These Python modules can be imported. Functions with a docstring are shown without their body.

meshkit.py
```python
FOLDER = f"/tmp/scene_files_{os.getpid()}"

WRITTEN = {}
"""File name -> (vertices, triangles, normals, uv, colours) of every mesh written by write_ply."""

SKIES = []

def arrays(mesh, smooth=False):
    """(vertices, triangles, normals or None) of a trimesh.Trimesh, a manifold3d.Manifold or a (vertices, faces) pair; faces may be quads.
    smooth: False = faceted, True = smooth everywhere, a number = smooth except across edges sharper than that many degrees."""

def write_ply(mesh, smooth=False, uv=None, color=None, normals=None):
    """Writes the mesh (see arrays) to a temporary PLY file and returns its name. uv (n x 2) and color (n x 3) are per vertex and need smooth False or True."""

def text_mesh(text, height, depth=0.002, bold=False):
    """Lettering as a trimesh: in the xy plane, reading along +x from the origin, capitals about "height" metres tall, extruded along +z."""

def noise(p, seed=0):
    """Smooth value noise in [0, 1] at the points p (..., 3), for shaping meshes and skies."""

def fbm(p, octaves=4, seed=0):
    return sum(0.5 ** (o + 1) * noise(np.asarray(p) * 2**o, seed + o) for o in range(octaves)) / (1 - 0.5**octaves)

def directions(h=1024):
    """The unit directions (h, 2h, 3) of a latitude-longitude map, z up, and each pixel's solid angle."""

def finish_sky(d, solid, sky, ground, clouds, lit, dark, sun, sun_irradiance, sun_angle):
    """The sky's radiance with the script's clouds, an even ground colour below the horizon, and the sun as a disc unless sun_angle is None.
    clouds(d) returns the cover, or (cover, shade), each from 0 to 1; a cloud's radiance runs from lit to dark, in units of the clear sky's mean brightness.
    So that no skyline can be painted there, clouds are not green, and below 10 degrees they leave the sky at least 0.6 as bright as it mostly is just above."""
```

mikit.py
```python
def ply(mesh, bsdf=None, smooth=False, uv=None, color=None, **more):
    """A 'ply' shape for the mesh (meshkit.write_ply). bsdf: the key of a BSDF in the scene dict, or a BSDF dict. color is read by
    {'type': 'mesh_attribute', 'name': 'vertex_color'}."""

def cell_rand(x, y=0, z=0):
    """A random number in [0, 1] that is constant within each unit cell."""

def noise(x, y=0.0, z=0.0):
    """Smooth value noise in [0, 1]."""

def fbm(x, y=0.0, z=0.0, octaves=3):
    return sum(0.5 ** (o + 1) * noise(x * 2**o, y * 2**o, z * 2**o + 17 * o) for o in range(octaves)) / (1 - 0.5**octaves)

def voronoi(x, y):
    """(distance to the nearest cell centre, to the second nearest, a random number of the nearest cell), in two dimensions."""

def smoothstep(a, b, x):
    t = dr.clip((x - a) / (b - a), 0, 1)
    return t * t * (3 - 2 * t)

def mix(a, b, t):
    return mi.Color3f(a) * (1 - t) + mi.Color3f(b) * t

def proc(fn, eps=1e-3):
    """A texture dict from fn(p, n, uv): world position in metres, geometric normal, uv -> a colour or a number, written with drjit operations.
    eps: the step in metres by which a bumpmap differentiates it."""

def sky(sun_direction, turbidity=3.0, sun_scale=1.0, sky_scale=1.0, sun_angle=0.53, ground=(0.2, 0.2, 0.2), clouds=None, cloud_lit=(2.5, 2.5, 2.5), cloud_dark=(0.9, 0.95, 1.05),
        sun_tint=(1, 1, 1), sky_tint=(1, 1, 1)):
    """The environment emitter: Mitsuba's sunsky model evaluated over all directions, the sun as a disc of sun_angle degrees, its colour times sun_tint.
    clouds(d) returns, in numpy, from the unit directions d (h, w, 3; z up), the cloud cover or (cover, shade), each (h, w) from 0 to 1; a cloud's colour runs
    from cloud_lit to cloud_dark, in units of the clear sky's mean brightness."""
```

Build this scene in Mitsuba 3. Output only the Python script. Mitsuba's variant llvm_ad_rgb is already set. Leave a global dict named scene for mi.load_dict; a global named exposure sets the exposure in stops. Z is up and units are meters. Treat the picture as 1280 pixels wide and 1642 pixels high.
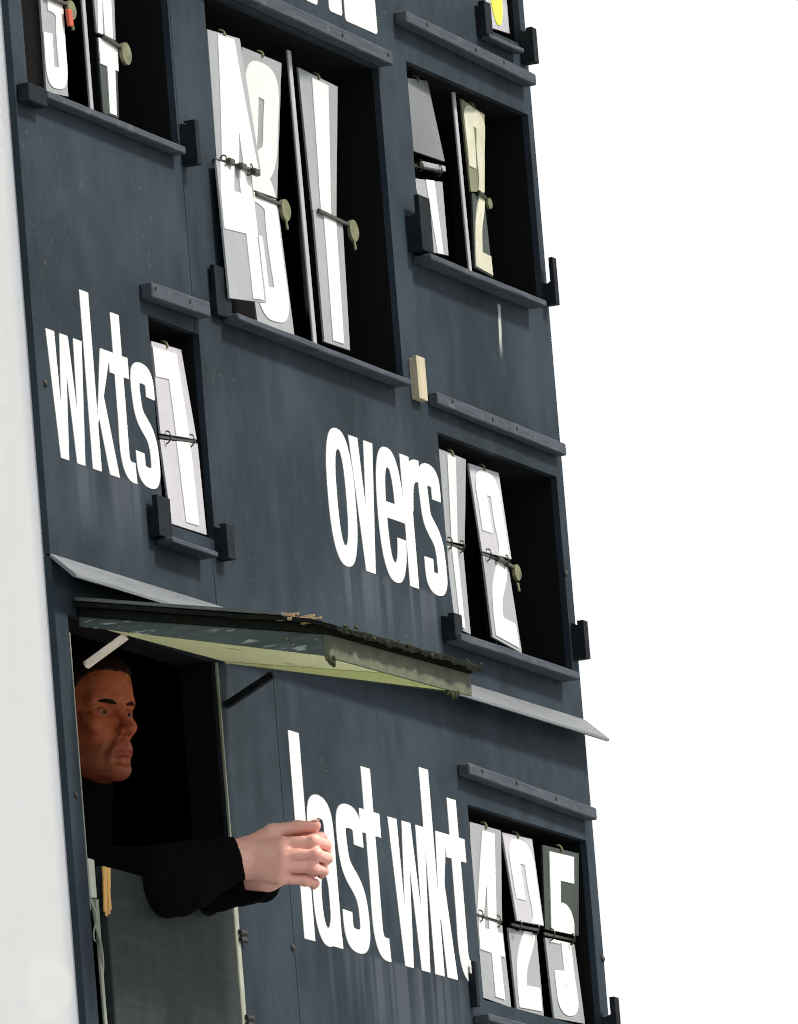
import math, random
import numpy as np
import drjit as dr
import mitsuba as mi
import trimesh
import manifold3d as m3
from manifold3d import Manifold
from shapely.geometry import Polygon, LineString, MultiPolygon, box as sbox
from shapely.ops import unary_union
from scipy.interpolate import CubicSpline
import mikit, meshkit
from mikit import noise, fbm, smoothstep, mix

T = mi.ScalarTransform4f
random.seed(7)
rng = np.random.default_rng(7)
scene, labels = {}, {}

# ------------------------------------------------------------------ camera, light, exposure
scene['camera'] = {'type': 'perspective', 'fov': 3.66568, 'fov_axis': 'x', 'near_clip': 0.1, 'far_clip': 4000.0,
                   'to_world': T().look_at(origin=(-19.3900, -7.8970, 1.4816), target=(0.0000, 0.0000, 5.4000), up=(-0.1391, -0.1446, 0.9797))}
scene['daylight'] = mikit.sky((0.18, -0.86, 1.02), turbidity=3, sun_scale=1.0, sun_angle=8, sun_tint=(0.93, 1.0, 1.12), ground=(0.2, 0.2, 0.2),
                              clouds=lambda d: 1.0, cloud_lit=(2.60, 2.63, 2.70))
exposure = 2.15

# ------------------------------------------------------------------ materials

def mat(name, fn_or_rgb, rough=0.6, bump=None, bump_scale=0.001, two=True, **kw):
    col = {'type': 'rgb', 'value': list(fn_or_rgb)} if isinstance(fn_or_rgb, (tuple, list)) else mikit.proc(fn_or_rgb)
    b = {'type': 'principled', 'base_color': col, 'roughness': rough, **kw}
    if bump is not None:
        b = {'type': 'bumpmap', 'arbitrary': mikit.proc(bump, eps=1e-3), 'scale': bump_scale, 'bsdf': b}
    if two:
        b = {'type': 'twosided', 'bsdf': b}
    scene[name] = b


def wall_col(p, n, uv):
    streak = fbm(p.x * 48, p.z * 6.5 + 2 * noise(p.x * 7, p.z * 3), 1.0, 3)
    fine = noise(p.x * 420, p.z * 16, 3.0)
    blot = smoothstep(0.22, 0.78, 0.62 * fbm(p.x * 4.5, p.z * 4.5, 7.0, 4) + 0.38 * fbm(p.x * 24, p.z * 15, 12.0, 4))
    run = smoothstep(0.56, 0.80, fbm(p.x * 26, p.z * 1.3, 9.0, 2))
    c = mix((0.0112, 0.0175, 0.0245), (0.0285, 0.0420, 0.0575), 0.15 * streak + 0.72 * blot + 0.13 * fine)
    c = mix(c, (0.046, 0.059, 0.075), 0.20 * run * fbm(p.x * 5, p.z * 5, 41.0, 2))
    # white paint washed down from the lettering
    u1 = smoothstep(-0.55, -0.40, p.x) * smoothstep(0.16, 0.05, p.x) * smoothstep(4.33, 4.58, p.z) * smoothstep(4.605, 4.595, p.z)
    u2 = smoothstep(-1.42, -1.36, p.x) * smoothstep(-1.0, -1.06, p.x) * smoothstep(5.14, 5.27, p.z) * smoothstep(5.295, 5.285, p.z)
    u3 = smoothstep(-0.30, -0.25, p.x) * smoothstep(0.20, 0.14, p.x) * smoothstep(5.12, 5.25, p.z) * smoothstep(5.28, 5.27, p.z)
    wash = (u1 + u2 + u3) * smoothstep(0.40, 0.72, fbm(p.x * 40, p.z * 1.2, 21.0, 2))
    c = mix(c, (0.090, 0.106, 0.13), 0.36 * wash)
    # a single drip of white
    cx = 0.5405 - 0.1 * (5.846 - p.z) + 0.002 * noise(p.z * 60, 1.0)
    drip = smoothstep(0.0085, 0.004, dr.abs(p.x - cx)) * smoothstep(5.745, 5.80, p.z) * smoothstep(5.852, 5.845, p.z)
    c = mix(c, (0.42, 0.48, 0.48), 0.7 * drip)
    speck = smoothstep(0.90, 0.93, noise(p.x * 170, p.z * 110, 31.0)) * smoothstep(0.66, 0.8, noise(p.x * 9, p.z * 9, 33.0))
    return mix(c, (0.08, 0.09, 0.10), 0.35 * speck)


def wall_bump(p, n, uv):
    return 0.55 * fbm(p.x * 150, p.z * 22, 2.0, 3) + 0.9 * fbm(p.x * 14, p.z * 9, 5.0, 2)


mat('wall_paint', wall_col, 0.62, wall_bump, 0.0012, specular=0.06)


def trim_col(p, n, uv):
    s = fbm(p.x * 18 + p.y * 40, p.z * 160, p.y * 60, 3)
    w = smoothstep(0.62, 0.8, fbm(p.x * 70, p.z * 50, p.y * 50, 2))
    c = mix((0.032, 0.040, 0.053), (0.064, 0.076, 0.098), s)
    return mix(c, (0.10, 0.107, 0.115), 0.45 * w)


mat('trim_paint', trim_col, 0.6, lambda p, n, uv: fbm(p.x * 30, p.z * 240, p.y * 200, 2), 0.0008, specular=0.06)
mat('bracket_paint', lambda p, n, uv: mix((0.005, 0.0065, 0.009), (0.014, 0.018, 0.024), fbm(p.x * 60, p.y * 60, p.z * 40, 3)), 0.6, specular=0.06)
mat('bare_bracket', lambda p, n, uv: mix((0.24, 0.22, 0.15), (0.38, 0.35, 0.26), fbm(p.x * 200, p.y * 200, p.z * 14, 3)), 0.7)


def white_col(p, n, uv):
    s = fbm(p.x * 30, p.z * 12, p.y * 30, 3)
    return mix((0.57, 0.58, 0.59), (0.49, 0.51, 0.52), s)


mat('white_paint', white_col, 0.5)
mat('digit_paint', lambda p, n, uv: mix((0.57, 0.58, 0.59), (0.49, 0.51, 0.52), fbm(p.x * 25, p.z * 25, 3.0, 3)), 0.45)
mat('cream_digit', lambda p, n, uv: mix((0.45, 0.46, 0.39), (0.31, 0.32, 0.235), fbm(p.x * 25, p.z * 25, 3.0, 3)), 0.5)
mat('yellow_digit', (0.80, 0.82, 0.05), 0.5)
mat('plate_grey', lambda p, n, uv: mix((0.235, 0.255, 0.285), (0.185, 0.207, 0.222), fbm(p.x * 16, p.z * 9, 4.0, 3)), 0.55)
mat('plate_pale', lambda p, n, uv: mix((0.34, 0.345, 0.395), (0.28, 0.29, 0.335), fbm(p.x * 16, p.z * 9, 4.0, 3)), 0.5)
mat('plate_shaded_grey', lambda p, n, uv: mix((0.12, 0.135, 0.15), (0.09, 0.10, 0.115), fbm(p.x * 16, p.z * 9, 4.0, 3)), 0.55)  # darker copy of the plate grey: shade of a tilted leaf put into colour
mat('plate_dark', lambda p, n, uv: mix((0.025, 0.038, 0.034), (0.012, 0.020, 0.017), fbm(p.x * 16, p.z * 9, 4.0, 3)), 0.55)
mat('plate_cream', lambda p, n, uv: mix((0.19, 0.19, 0.13), (0.08, 0.09, 0.045), fbm(p.x * 16, p.z * 9, 4.0, 3)), 0.55)
mat('wire', (0.04, 0.045, 0.035), 0.35, metallic=0.6)
mat('peg_wood', lambda p, n, uv: mix((0.15, 0.16, 0.09), (0.05, 0.055, 0.025), fbm(p.x * 70, p.z * 70, p.y * 70, 3)), 0.6)
mat('peg_red', (0.34, 0.055, 0.02), 0.6)
mat('divider_paint', lambda p, n, uv: mix((0.30, 0.31, 0.35), (0.21, 0.22, 0.255), fbm(p.x * 60, p.z * 9, 2.0, 3)), 0.5)
mat('black_inside', (0.006, 0.006, 0.007), 0.9, specular=0.1)
mat('divider_white', lambda p, n, uv: mix((0.46, 0.48, 0.44), (0.34, 0.37, 0.32), fbm(p.x * 60, p.z * 20, 6.0, 3)), 0.6)
mat('galvanised', lambda p, n, uv: mix((0.075, 0.087, 0.102), (0.12, 0.133, 0.15), fbm(p.x * 12, p.y * 60, p.z * 60, 3)), 0.5, specular=0.4)


def side_col(p, n, uv):
    g = fbm(p.y * 40, p.z * 2.0, 3.0, 3)
    c = mix((0.945, 0.93, 0.965), (0.92, 0.905, 0.94), g)
    edge = smoothstep(0.034 + 0.008 * noise(p.z * 2.0, 4.0), 0.012, p.y)        # greyer towards the corner board
    c = mix(c, (0.66, 0.66, 0.76), 0.8 * edge)
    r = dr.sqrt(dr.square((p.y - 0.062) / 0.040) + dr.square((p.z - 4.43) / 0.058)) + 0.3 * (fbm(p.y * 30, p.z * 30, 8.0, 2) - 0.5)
    return mix(c, (0.97, 0.97, 0.97), smoothstep(1.15, 0.75, r))                 # a glowing round spot, painted into the wall colour


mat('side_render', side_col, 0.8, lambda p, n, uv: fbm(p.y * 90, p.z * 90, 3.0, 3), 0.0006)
mat('green_panel', lambda p, n, uv: mix(mix((0.84, 0.90, 0.55), (0.74, 0.82, 0.45), fbm(p.x * 9, p.y * 9, p.z * 9, 3)), (0.40, 0.38, 0.16), 0.8 * smoothstep(0.70, 0.82, fbm(p.x * 22, p.y * 22, p.z * 22, 2))), 0.6)


def fascia_dark(p, n, uv):
    s = fbm(p.y * 20, p.z * 150, 5.0, 3)
    c = mix((0.035, 0.050, 0.056), (0.085, 0.105, 0.11), s)
    sc = smoothstep(0.66, 0.74, fbm(p.y * 34, p.z * 260, 11.0, 3))
    c = mix(c, (0.32, 0.36, 0.36), 0.75 * sc)
    return mix(c, (0.03, 0.045, 0.03), 0.35 * smoothstep(0.5, 0.7, fbm(p.y * 14, p.z * 50, 19.0, 2)))


mat('fascia_weathered', fascia_dark, 0.7, lambda p, n, uv: fbm(p.y * 30, p.z * 300, 2.0, 3), 0.001, specular=0.1)
mat('fascia_lichen', lambda p, n, uv: mix((0.040, 0.050, 0.036), (0.085, 0.098, 0.066), fbm(p.x * 60, p.z * 60, 2.0, 4)), 0.8,
    lambda p, n, uv: fbm(p.x * 120, p.z * 120, 2.0, 3), 0.001)
mat('roof_felt', lambda p, n, uv: mix((0.004, 0.005, 0.0045), (0.013, 0.015, 0.012), fbm(p.x * 160, p.y * 160, p.z * 160, 3)), 0.9, specular=0.05, bump=lambda p, n, uv: fbm(p.x * 300, p.y * 300, p.z * 300, 3), bump_scale=0.002)
mat('felt_grey', lambda p, n, uv: mix((0.05, 0.058, 0.062), (0.10, 0.11, 0.115), fbm(p.y * 30, p.z * 200, 2.0, 3)), 0.9)
mat('moss', lambda p, n, uv: mix((0.012, 0.018, 0.005), (0.040, 0.048, 0.012), fbm(p.x * 140, p.y * 140, p.z * 140, 3)), 0.95)
mat('bare_wood', lambda p, n, uv: mix((0.22, 0.15, 0.075), (0.36, 0.26, 0.15), fbm(p.x * 150 + p.y * 90, p.z * 30, p.y * 60, 3)), 0.75)
mat('orange_wood', lambda p, n, uv: mix((0.42, 0.22, 0.055), (0.68, 0.42, 0.15), fbm(p.x * 420, p.z * 16, 2.0, 3)), 0.75,
    lambda p, n, uv: fbm(p.x * 500, p.z * 20, 2.0, 2), 0.002)
mat('pale_edge', lambda p, n, uv: mix((0.30, 0.325, 0.28), (0.15, 0.175, 0.145), fbm(p.x * 60, p.z * 26, 6.0, 3)), 0.65)
mat('pale_stay', lambda p, n, uv: mix((0.70, 0.62, 0.55), (0.18, 0.16, 0.10), smoothstep(0.50, 0.70, fbm(p.y * 60, p.z * 90, 2.0, 3))), 0.7)


def door_col(p, n, uv):
    s = fbm(p.x * 40, p.z * 3.0, 11.0, 3)
    b = fbm(p.x * 7, p.z * 7, 17.0, 3)
    rub = smoothstep(0.55, 0.8, fbm(p.x * 10, p.z * 120, 27.0, 3))
    c = mix((0.014, 0.020, 0.0235), (0.040, 0.050, 0.0535), 0.5 * s + 0.5 * b)
    return mix(c, (0.075, 0.088, 0.088), 0.14 * rub)


mat('door_paint', door_col, 0.6, wall_bump, 0.001, specular=0.06)
mat('grass', lambda p, n, uv: mix((0.05, 0.085, 0.025), (0.09, 0.13, 0.04), fbm(p.x * 0.5, p.y * 0.5, 2.0, 4)), 0.9)
mat('concrete', lambda p, n, uv: mix((0.23, 0.232, 0.235), (0.30, 0.302, 0.305), fbm(p.x * 2, p.y * 2, 2.0, 4)), 0.9)  # tone chosen for the light this added slab throws back


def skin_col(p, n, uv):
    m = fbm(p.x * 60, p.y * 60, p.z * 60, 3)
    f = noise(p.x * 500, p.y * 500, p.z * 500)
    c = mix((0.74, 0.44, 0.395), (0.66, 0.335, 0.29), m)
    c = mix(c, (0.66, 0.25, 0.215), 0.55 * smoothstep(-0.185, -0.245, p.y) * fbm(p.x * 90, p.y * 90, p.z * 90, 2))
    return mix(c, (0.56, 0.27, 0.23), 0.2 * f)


def skin_bump(p, n, uv):
    return fbm(p.x * 420, p.y * 420, p.z * 420, 2) + 1.2 * noise(p.x * 150, p.y * 60, p.z * 220)


mat('skin_sunlit', skin_col, 0.48, skin_bump, 0.0006, two=False, specular=0.4)  # hand skin: lighter than the face, sunlight put into the colour
HC = np.array([-1.012, 0.175, 4.934])                # the head's centre
HS = 0.95                                               # its size
HF = np.array([-math.sin(math.radians(18)), -math.cos(math.radians(18)), -0.03]); HF /= np.linalg.norm(HF)
HR = np.cross(HF, [0, 0, 1.0]); HR /= np.linalg.norm(HR)
HU = np.cross(HR, HF)


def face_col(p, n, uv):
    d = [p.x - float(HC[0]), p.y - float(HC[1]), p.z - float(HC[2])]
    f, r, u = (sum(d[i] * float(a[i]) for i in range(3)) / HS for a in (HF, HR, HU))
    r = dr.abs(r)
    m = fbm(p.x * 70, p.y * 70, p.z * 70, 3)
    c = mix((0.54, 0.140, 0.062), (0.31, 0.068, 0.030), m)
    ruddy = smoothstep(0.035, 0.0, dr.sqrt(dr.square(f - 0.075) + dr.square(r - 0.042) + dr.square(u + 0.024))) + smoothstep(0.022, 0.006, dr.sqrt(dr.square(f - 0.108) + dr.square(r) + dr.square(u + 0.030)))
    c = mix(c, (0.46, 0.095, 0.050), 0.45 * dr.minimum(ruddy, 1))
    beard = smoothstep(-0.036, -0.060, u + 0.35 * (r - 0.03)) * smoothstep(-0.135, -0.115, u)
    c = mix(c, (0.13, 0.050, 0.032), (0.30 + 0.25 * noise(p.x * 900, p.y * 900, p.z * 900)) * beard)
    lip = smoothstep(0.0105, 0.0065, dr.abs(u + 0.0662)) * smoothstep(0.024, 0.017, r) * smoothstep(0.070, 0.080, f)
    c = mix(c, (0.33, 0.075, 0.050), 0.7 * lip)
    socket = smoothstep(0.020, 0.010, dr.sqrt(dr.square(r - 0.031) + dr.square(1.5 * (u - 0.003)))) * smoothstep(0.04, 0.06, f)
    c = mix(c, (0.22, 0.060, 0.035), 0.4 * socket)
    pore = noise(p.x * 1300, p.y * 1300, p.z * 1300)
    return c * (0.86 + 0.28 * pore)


mat('skin_face_shaded', face_col, 0.5, skin_bump, 0.0008, two=False, specular=0.3)  # same man's skin, darkened and reddened for the dim hatch
mat('lip', (0.25, 0.07, 0.05), 0.45, two=False)
mat('nail', (0.64, 0.40, 0.35), 0.3, two=False)
mat('eye_white', (0.20, 0.16, 0.14), 0.3, two=False, specular=0.2)
mat('iris', (0.006, 0.005, 0.004), 0.5, two=False, specular=0.2)
mat('hair', lambda p, n, uv: mix((0.008, 0.004, 0.003), (0.028, 0.012, 0.008), fbm(p.x * 500, p.y * 120, p.z * 500, 2)), 0.6,
    lambda p, n, uv: noise(p.x * 700, p.y * 150, p.z * 700), 0.002, two=False, specular=0.08)
mat('black_wool', lambda p, n, uv: mix((0.0025, 0.0025, 0.003), (0.006, 0.006, 0.007), fbm(p.x * 300, p.y * 300, p.z * 300, 2)), 0.95,
    lambda p, n, uv: fbm(p.x * 250, p.y * 250, p.z * 250, 2), 0.002, two=False, specular=0.02)
mat('hinge_iron', (0.02, 0.02, 0.02), 0.6, metallic=0.3)
mat('nail_iron', (0.015, 0.014, 0.013), 0.7)

# ------------------------------------------------------------------ helpers

def key(name):
    if name not in scene:
        return name
    i = 1
    while '%s_%03d' % (name, i) in scene:
        i += 1
    return '%s_%03d' % (name, i)


TAKEN = set()


def thing(name, label, cat, group=None):
    k, i = name, 0
    while k in TAKEN:
        i += 1
        k = '%s_%03d' % (name, i)
    TAKEN.add(k)
    labels[k] = {'label': label, 'category': cat}
    if group:
        labels[k]['group'] = group
    return k


def obj(name, mesh, m, parent=None, smooth=False, label=None, kind=None):
    k = key(parent + '__' + name if parent else name)
    scene[k] = mikit.ply(mesh, m, smooth=smooth)
    if label or kind:
        labels[k] = {}
        if label:
            labels[k]['label'] = label
        if kind:
            labels[k]['kind'] = kind
    return k


def to_tm(man):
    m = man.to_mesh()
    return trimesh.Trimesh(np.array(m.vert_properties[:, :3]), np.array(m.tri_verts), process=False)


def frame_box(c, ax, ay, az, sx, sy, sz, ch=0.0015):
    """a box with chamfered edges: centre, three unit axes, three sizes"""
    h = np.array([sx, sy, sz]) / 2
    ch = min(ch, h.min() * 0.45)
    pts = []
    for i in (-1, 1):
        for j in (-1, 1):
            for k in (-1, 1):
                s = np.array([i, j, k])
                for d in range(3):
                    q = (h - ch) * s
                    q[d] = h[d] * s[d]
                    pts.append(q)
    A = np.array([ax, ay, az], float)
    P = np.array(pts) @ A + np.asarray(c, float)
    return to_tm(Manifold.hull_points(P))


X3, Y3, Z3 = np.eye(3)


def bx(x0, x1, y0, y1, z0, z1, ch=0.0015):
    return frame_box(((x0 + x1) / 2, (y0 + y1) / 2, (z0 + z1) / 2), X3, Y3, Z3, x1 - x0, y1 - y0, z1 - z0, ch)


def bar(a, b, up, w, t, ch=0.0015, ext=0.0):
    """a bar from a to b; w across (along up x axis), t along up"""
    a, b = np.asarray(a, float), np.asarray(b, float)
    d = b - a
    L = np.linalg.norm(d)
    d = d / L
    u = np.asarray(up, float) - d * np.dot(up, d)
    u /= np.linalg.norm(u)
    return frame_box((a + b) / 2, d, np.cross(u, d), u, L + 2 * ext, w, t, ch)


def cat(ms):
    return trimesh.util.concatenate(list(ms))


def extrude_xz(poly, y_front, y_back):
    """a polygon in the wall plane (x, z), solid between two depths"""
    out = []
    for g in getattr(poly, 'geoms', [poly]):
        if g.is_empty or g.area < 1e-8:
            continue
        m = trimesh.creation.extrude_polygon(g, y_back - y_front, engine='earcut')
        v = m.vertices
        m.vertices = np.c_[v[:, 0], y_front + v[:, 2], v[:, 1]]
        m.faces = m.faces[:, ::-1]
        out.append(m)
    return cat(out)


def tube(pts, r, n=8, closed=False):
    pts = np.asarray(pts, float)
    N = len(pts)
    if np.isscalar(r):
        r = np.full(N, r)
    tan = np.roll(pts, -1, 0) - np.roll(pts, 1, 0) if closed else np.gradient(pts, axis=0)
    tan /= np.linalg.norm(tan, axis=1, keepdims=True) + 1e-12
    ref = np.array([0.31, 0.2, 0.93])
    u = np.cross(tan, ref); u /= np.linalg.norm(u, axis=1, keepdims=True)
    w = np.cross(tan, u)
    a = np.linspace(0, 2 * np.pi, n, endpoint=False)
    V = (pts[:, None] + (np.cos(a)[None, :, None] * u[:, None] + np.sin(a)[None, :, None] * w[:, None]) * np.asarray(r)[:, None, None]).reshape(-1, 3)
    F = []
    for i in range(N if closed else N - 1):
        j = (i + 1) % N
        for k in range(n):
            l = (k + 1) % n
            F += [[i * n + k, j * n + l, j * n + k], [i * n + k, i * n + l, j * n + l]]
    if not closed:
        V = np.vstack([V, pts[0], pts[-1]])
        for k in range(n):
            l = (k + 1) % n
            F += [[N * n, i0 := k, l][::1], [N * n + 1, (N - 1) * n + l, (N - 1) * n + k]]
    m = trimesh.Trimesh(V, np.array(F), process=False)
    m.fix_normals()
    return m


# ------------------------------------------------------------------ glyphs: condensed bold letters drawn from strokes

def spl(pts, n=60):
    pts = np.asarray(pts, float)
    t = np.r_[0, np.cumsum(np.linalg.norm(np.diff(pts, axis=0), axis=1) ** 0.5)]
    return CubicSpline(t, pts, bc_type='natural')(np.linspace(0, t[-1], n))


def sup(cx, cy, rx, ry, n=2.5, k=90):
    a = np.linspace(0, 2 * np.pi, k, endpoint=False)
    c, s = np.cos(a), np.sin(a)
    return Polygon(np.c_[cx + rx * np.sign(c) * np.abs(c) ** (2 / n), cy + ry * np.sign(s) * np.abs(s) ** (2 / n)])


def R(x0, x1, y0, y1):
    return sbox(x0, y0, x1, y1)


def s_path(w, h, s):
    q = s / 2
    return LineString(spl([(w - q, h * .735), (w - q, h * .82), (w * .76, h - q * 1.35), (w / 2, h - q), (w * .24, h - q * 1.35), (q, h * .80), (q * 1.15, h * .67), (w * .32, h * .555),
                           (w * .66, h * .44), (w - q * 1.1, h * .32), (w - q, h * .21), (w * .76, q * 1.35), (w / 2, q), (w * .24, q * 1.35), (q, h * .19), (q, h * .27)]))


def glyph(ch, w, h, s, asc=None):
    """polygon of a letter: width w, x-height h, stroke s, ascender asc"""
    asc = asc or h * 1.38
    if ch == 'l':
        return R(0, w, 0, asc)
    if ch == 'o':
        return sup(w / 2, h / 2, w / 2, h / 2 * 1.03).difference(sup(w / 2, h / 2, w / 2 - s, h / 2 * 1.03 - s * 0.92, 2.4))
    if ch == 'v':
        return Polygon([(0, h), (s, h), (w / 2, h * .48), (w - s, h), (w, h), (w / 2 + s * .52, 0), (w / 2 - s * .52, 0)])
    if ch == 'w':
        m, a = w * .5, s * .96
        L = Polygon([(0, h), (a, h), (w * .275, h * .40), (m - a * .49, h), (m + a * .49, h), (w * .725, h * .40), (w - a, h), (w, h),
                     (w * .725 + a * .47, 0), (w * .725 - a * .47, 0), (m, h * .70), (w * .275 + a * .47, 0), (w * .275 - a * .47, 0)])
        return L
    if ch == 'k':
        arm = Polygon([(s * .9, h * .36), (w - s * 1.18, h), (w - s * .02, h), (s * 1.55, h * .50), (s * .9, h * .36)])
        leg = Polygon([(s * 1.05, h * .50), (s * 1.75, h * .70), (w, 0), (w - s * 1.12, 0)])
        return unary_union([R(0, s, 0, asc), arm.buffer(0), leg])
    if ch == 't':
        x0 = w * .235
        hook = LineString(spl([(x0 + s / 2, h * .45), (x0 + s / 2, h * .2), (x0 + s * .78, s * .66), (x0 + s * 1.15, s * .50), (w * .93, s * .50)])).buffer(s / 2, cap_style=2)
        return unary_union([R(x0, x0 + s, h * .18, asc), R(0, w * .93, h - s * 1.02, h), hook])
    if ch == 's':
        return s_path(w, h, s).buffer(s / 2, cap_style=2)
    if ch == 'e':
        ring = sup(w / 2, h / 2, w / 2, h / 2 * 1.02).difference(sup(w / 2, h / 2, w / 2 - s, h / 2 * 1.02 - s * .9, 2.4))
        ring = ring.difference(R(w / 2, w + 1, h * .34, h * .47))
        return unary_union([ring, R(s * .5, w - s * .4, h * .47, h * .47 + s * .72)])
    if ch == 'r':
        a = LineString(spl([(s * .6, h * .60), (s * .85, h * .80), (s * 1.35, h - s * .62), (w, h - s * .52)])).buffer(s * .5, cap_style=2)
        return unary_union([R(0, s, 0, h), a.intersection(R(0, w, 0, h))])
    if ch == 'a':
        st = LineString(spl([(s * .5, h * .70), (s * .52, h * .84), (w * .28, h - s * .60), (w * .5, h - s * .48), (w - s * .75, h - s * .70), (w - s * .55, h * .78), (w - s * .55, h * .5), (w - s * .55, h * .1)])).buffer(s / 2, cap_style=2)
        bowl = sup(w * .46, h * .30, w * .46, h * .31, 2.3).difference(sup(w * .48, h * .30, w * .46 - s * .86, h * .31 - s * .8, 2.2))
        return unary_union([st, bowl, R(w - s * 1.05, w - s * .05, 0, h * .5), R(w - s * .5, w, 0, s * .5)])
    raise KeyError(ch)


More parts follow.
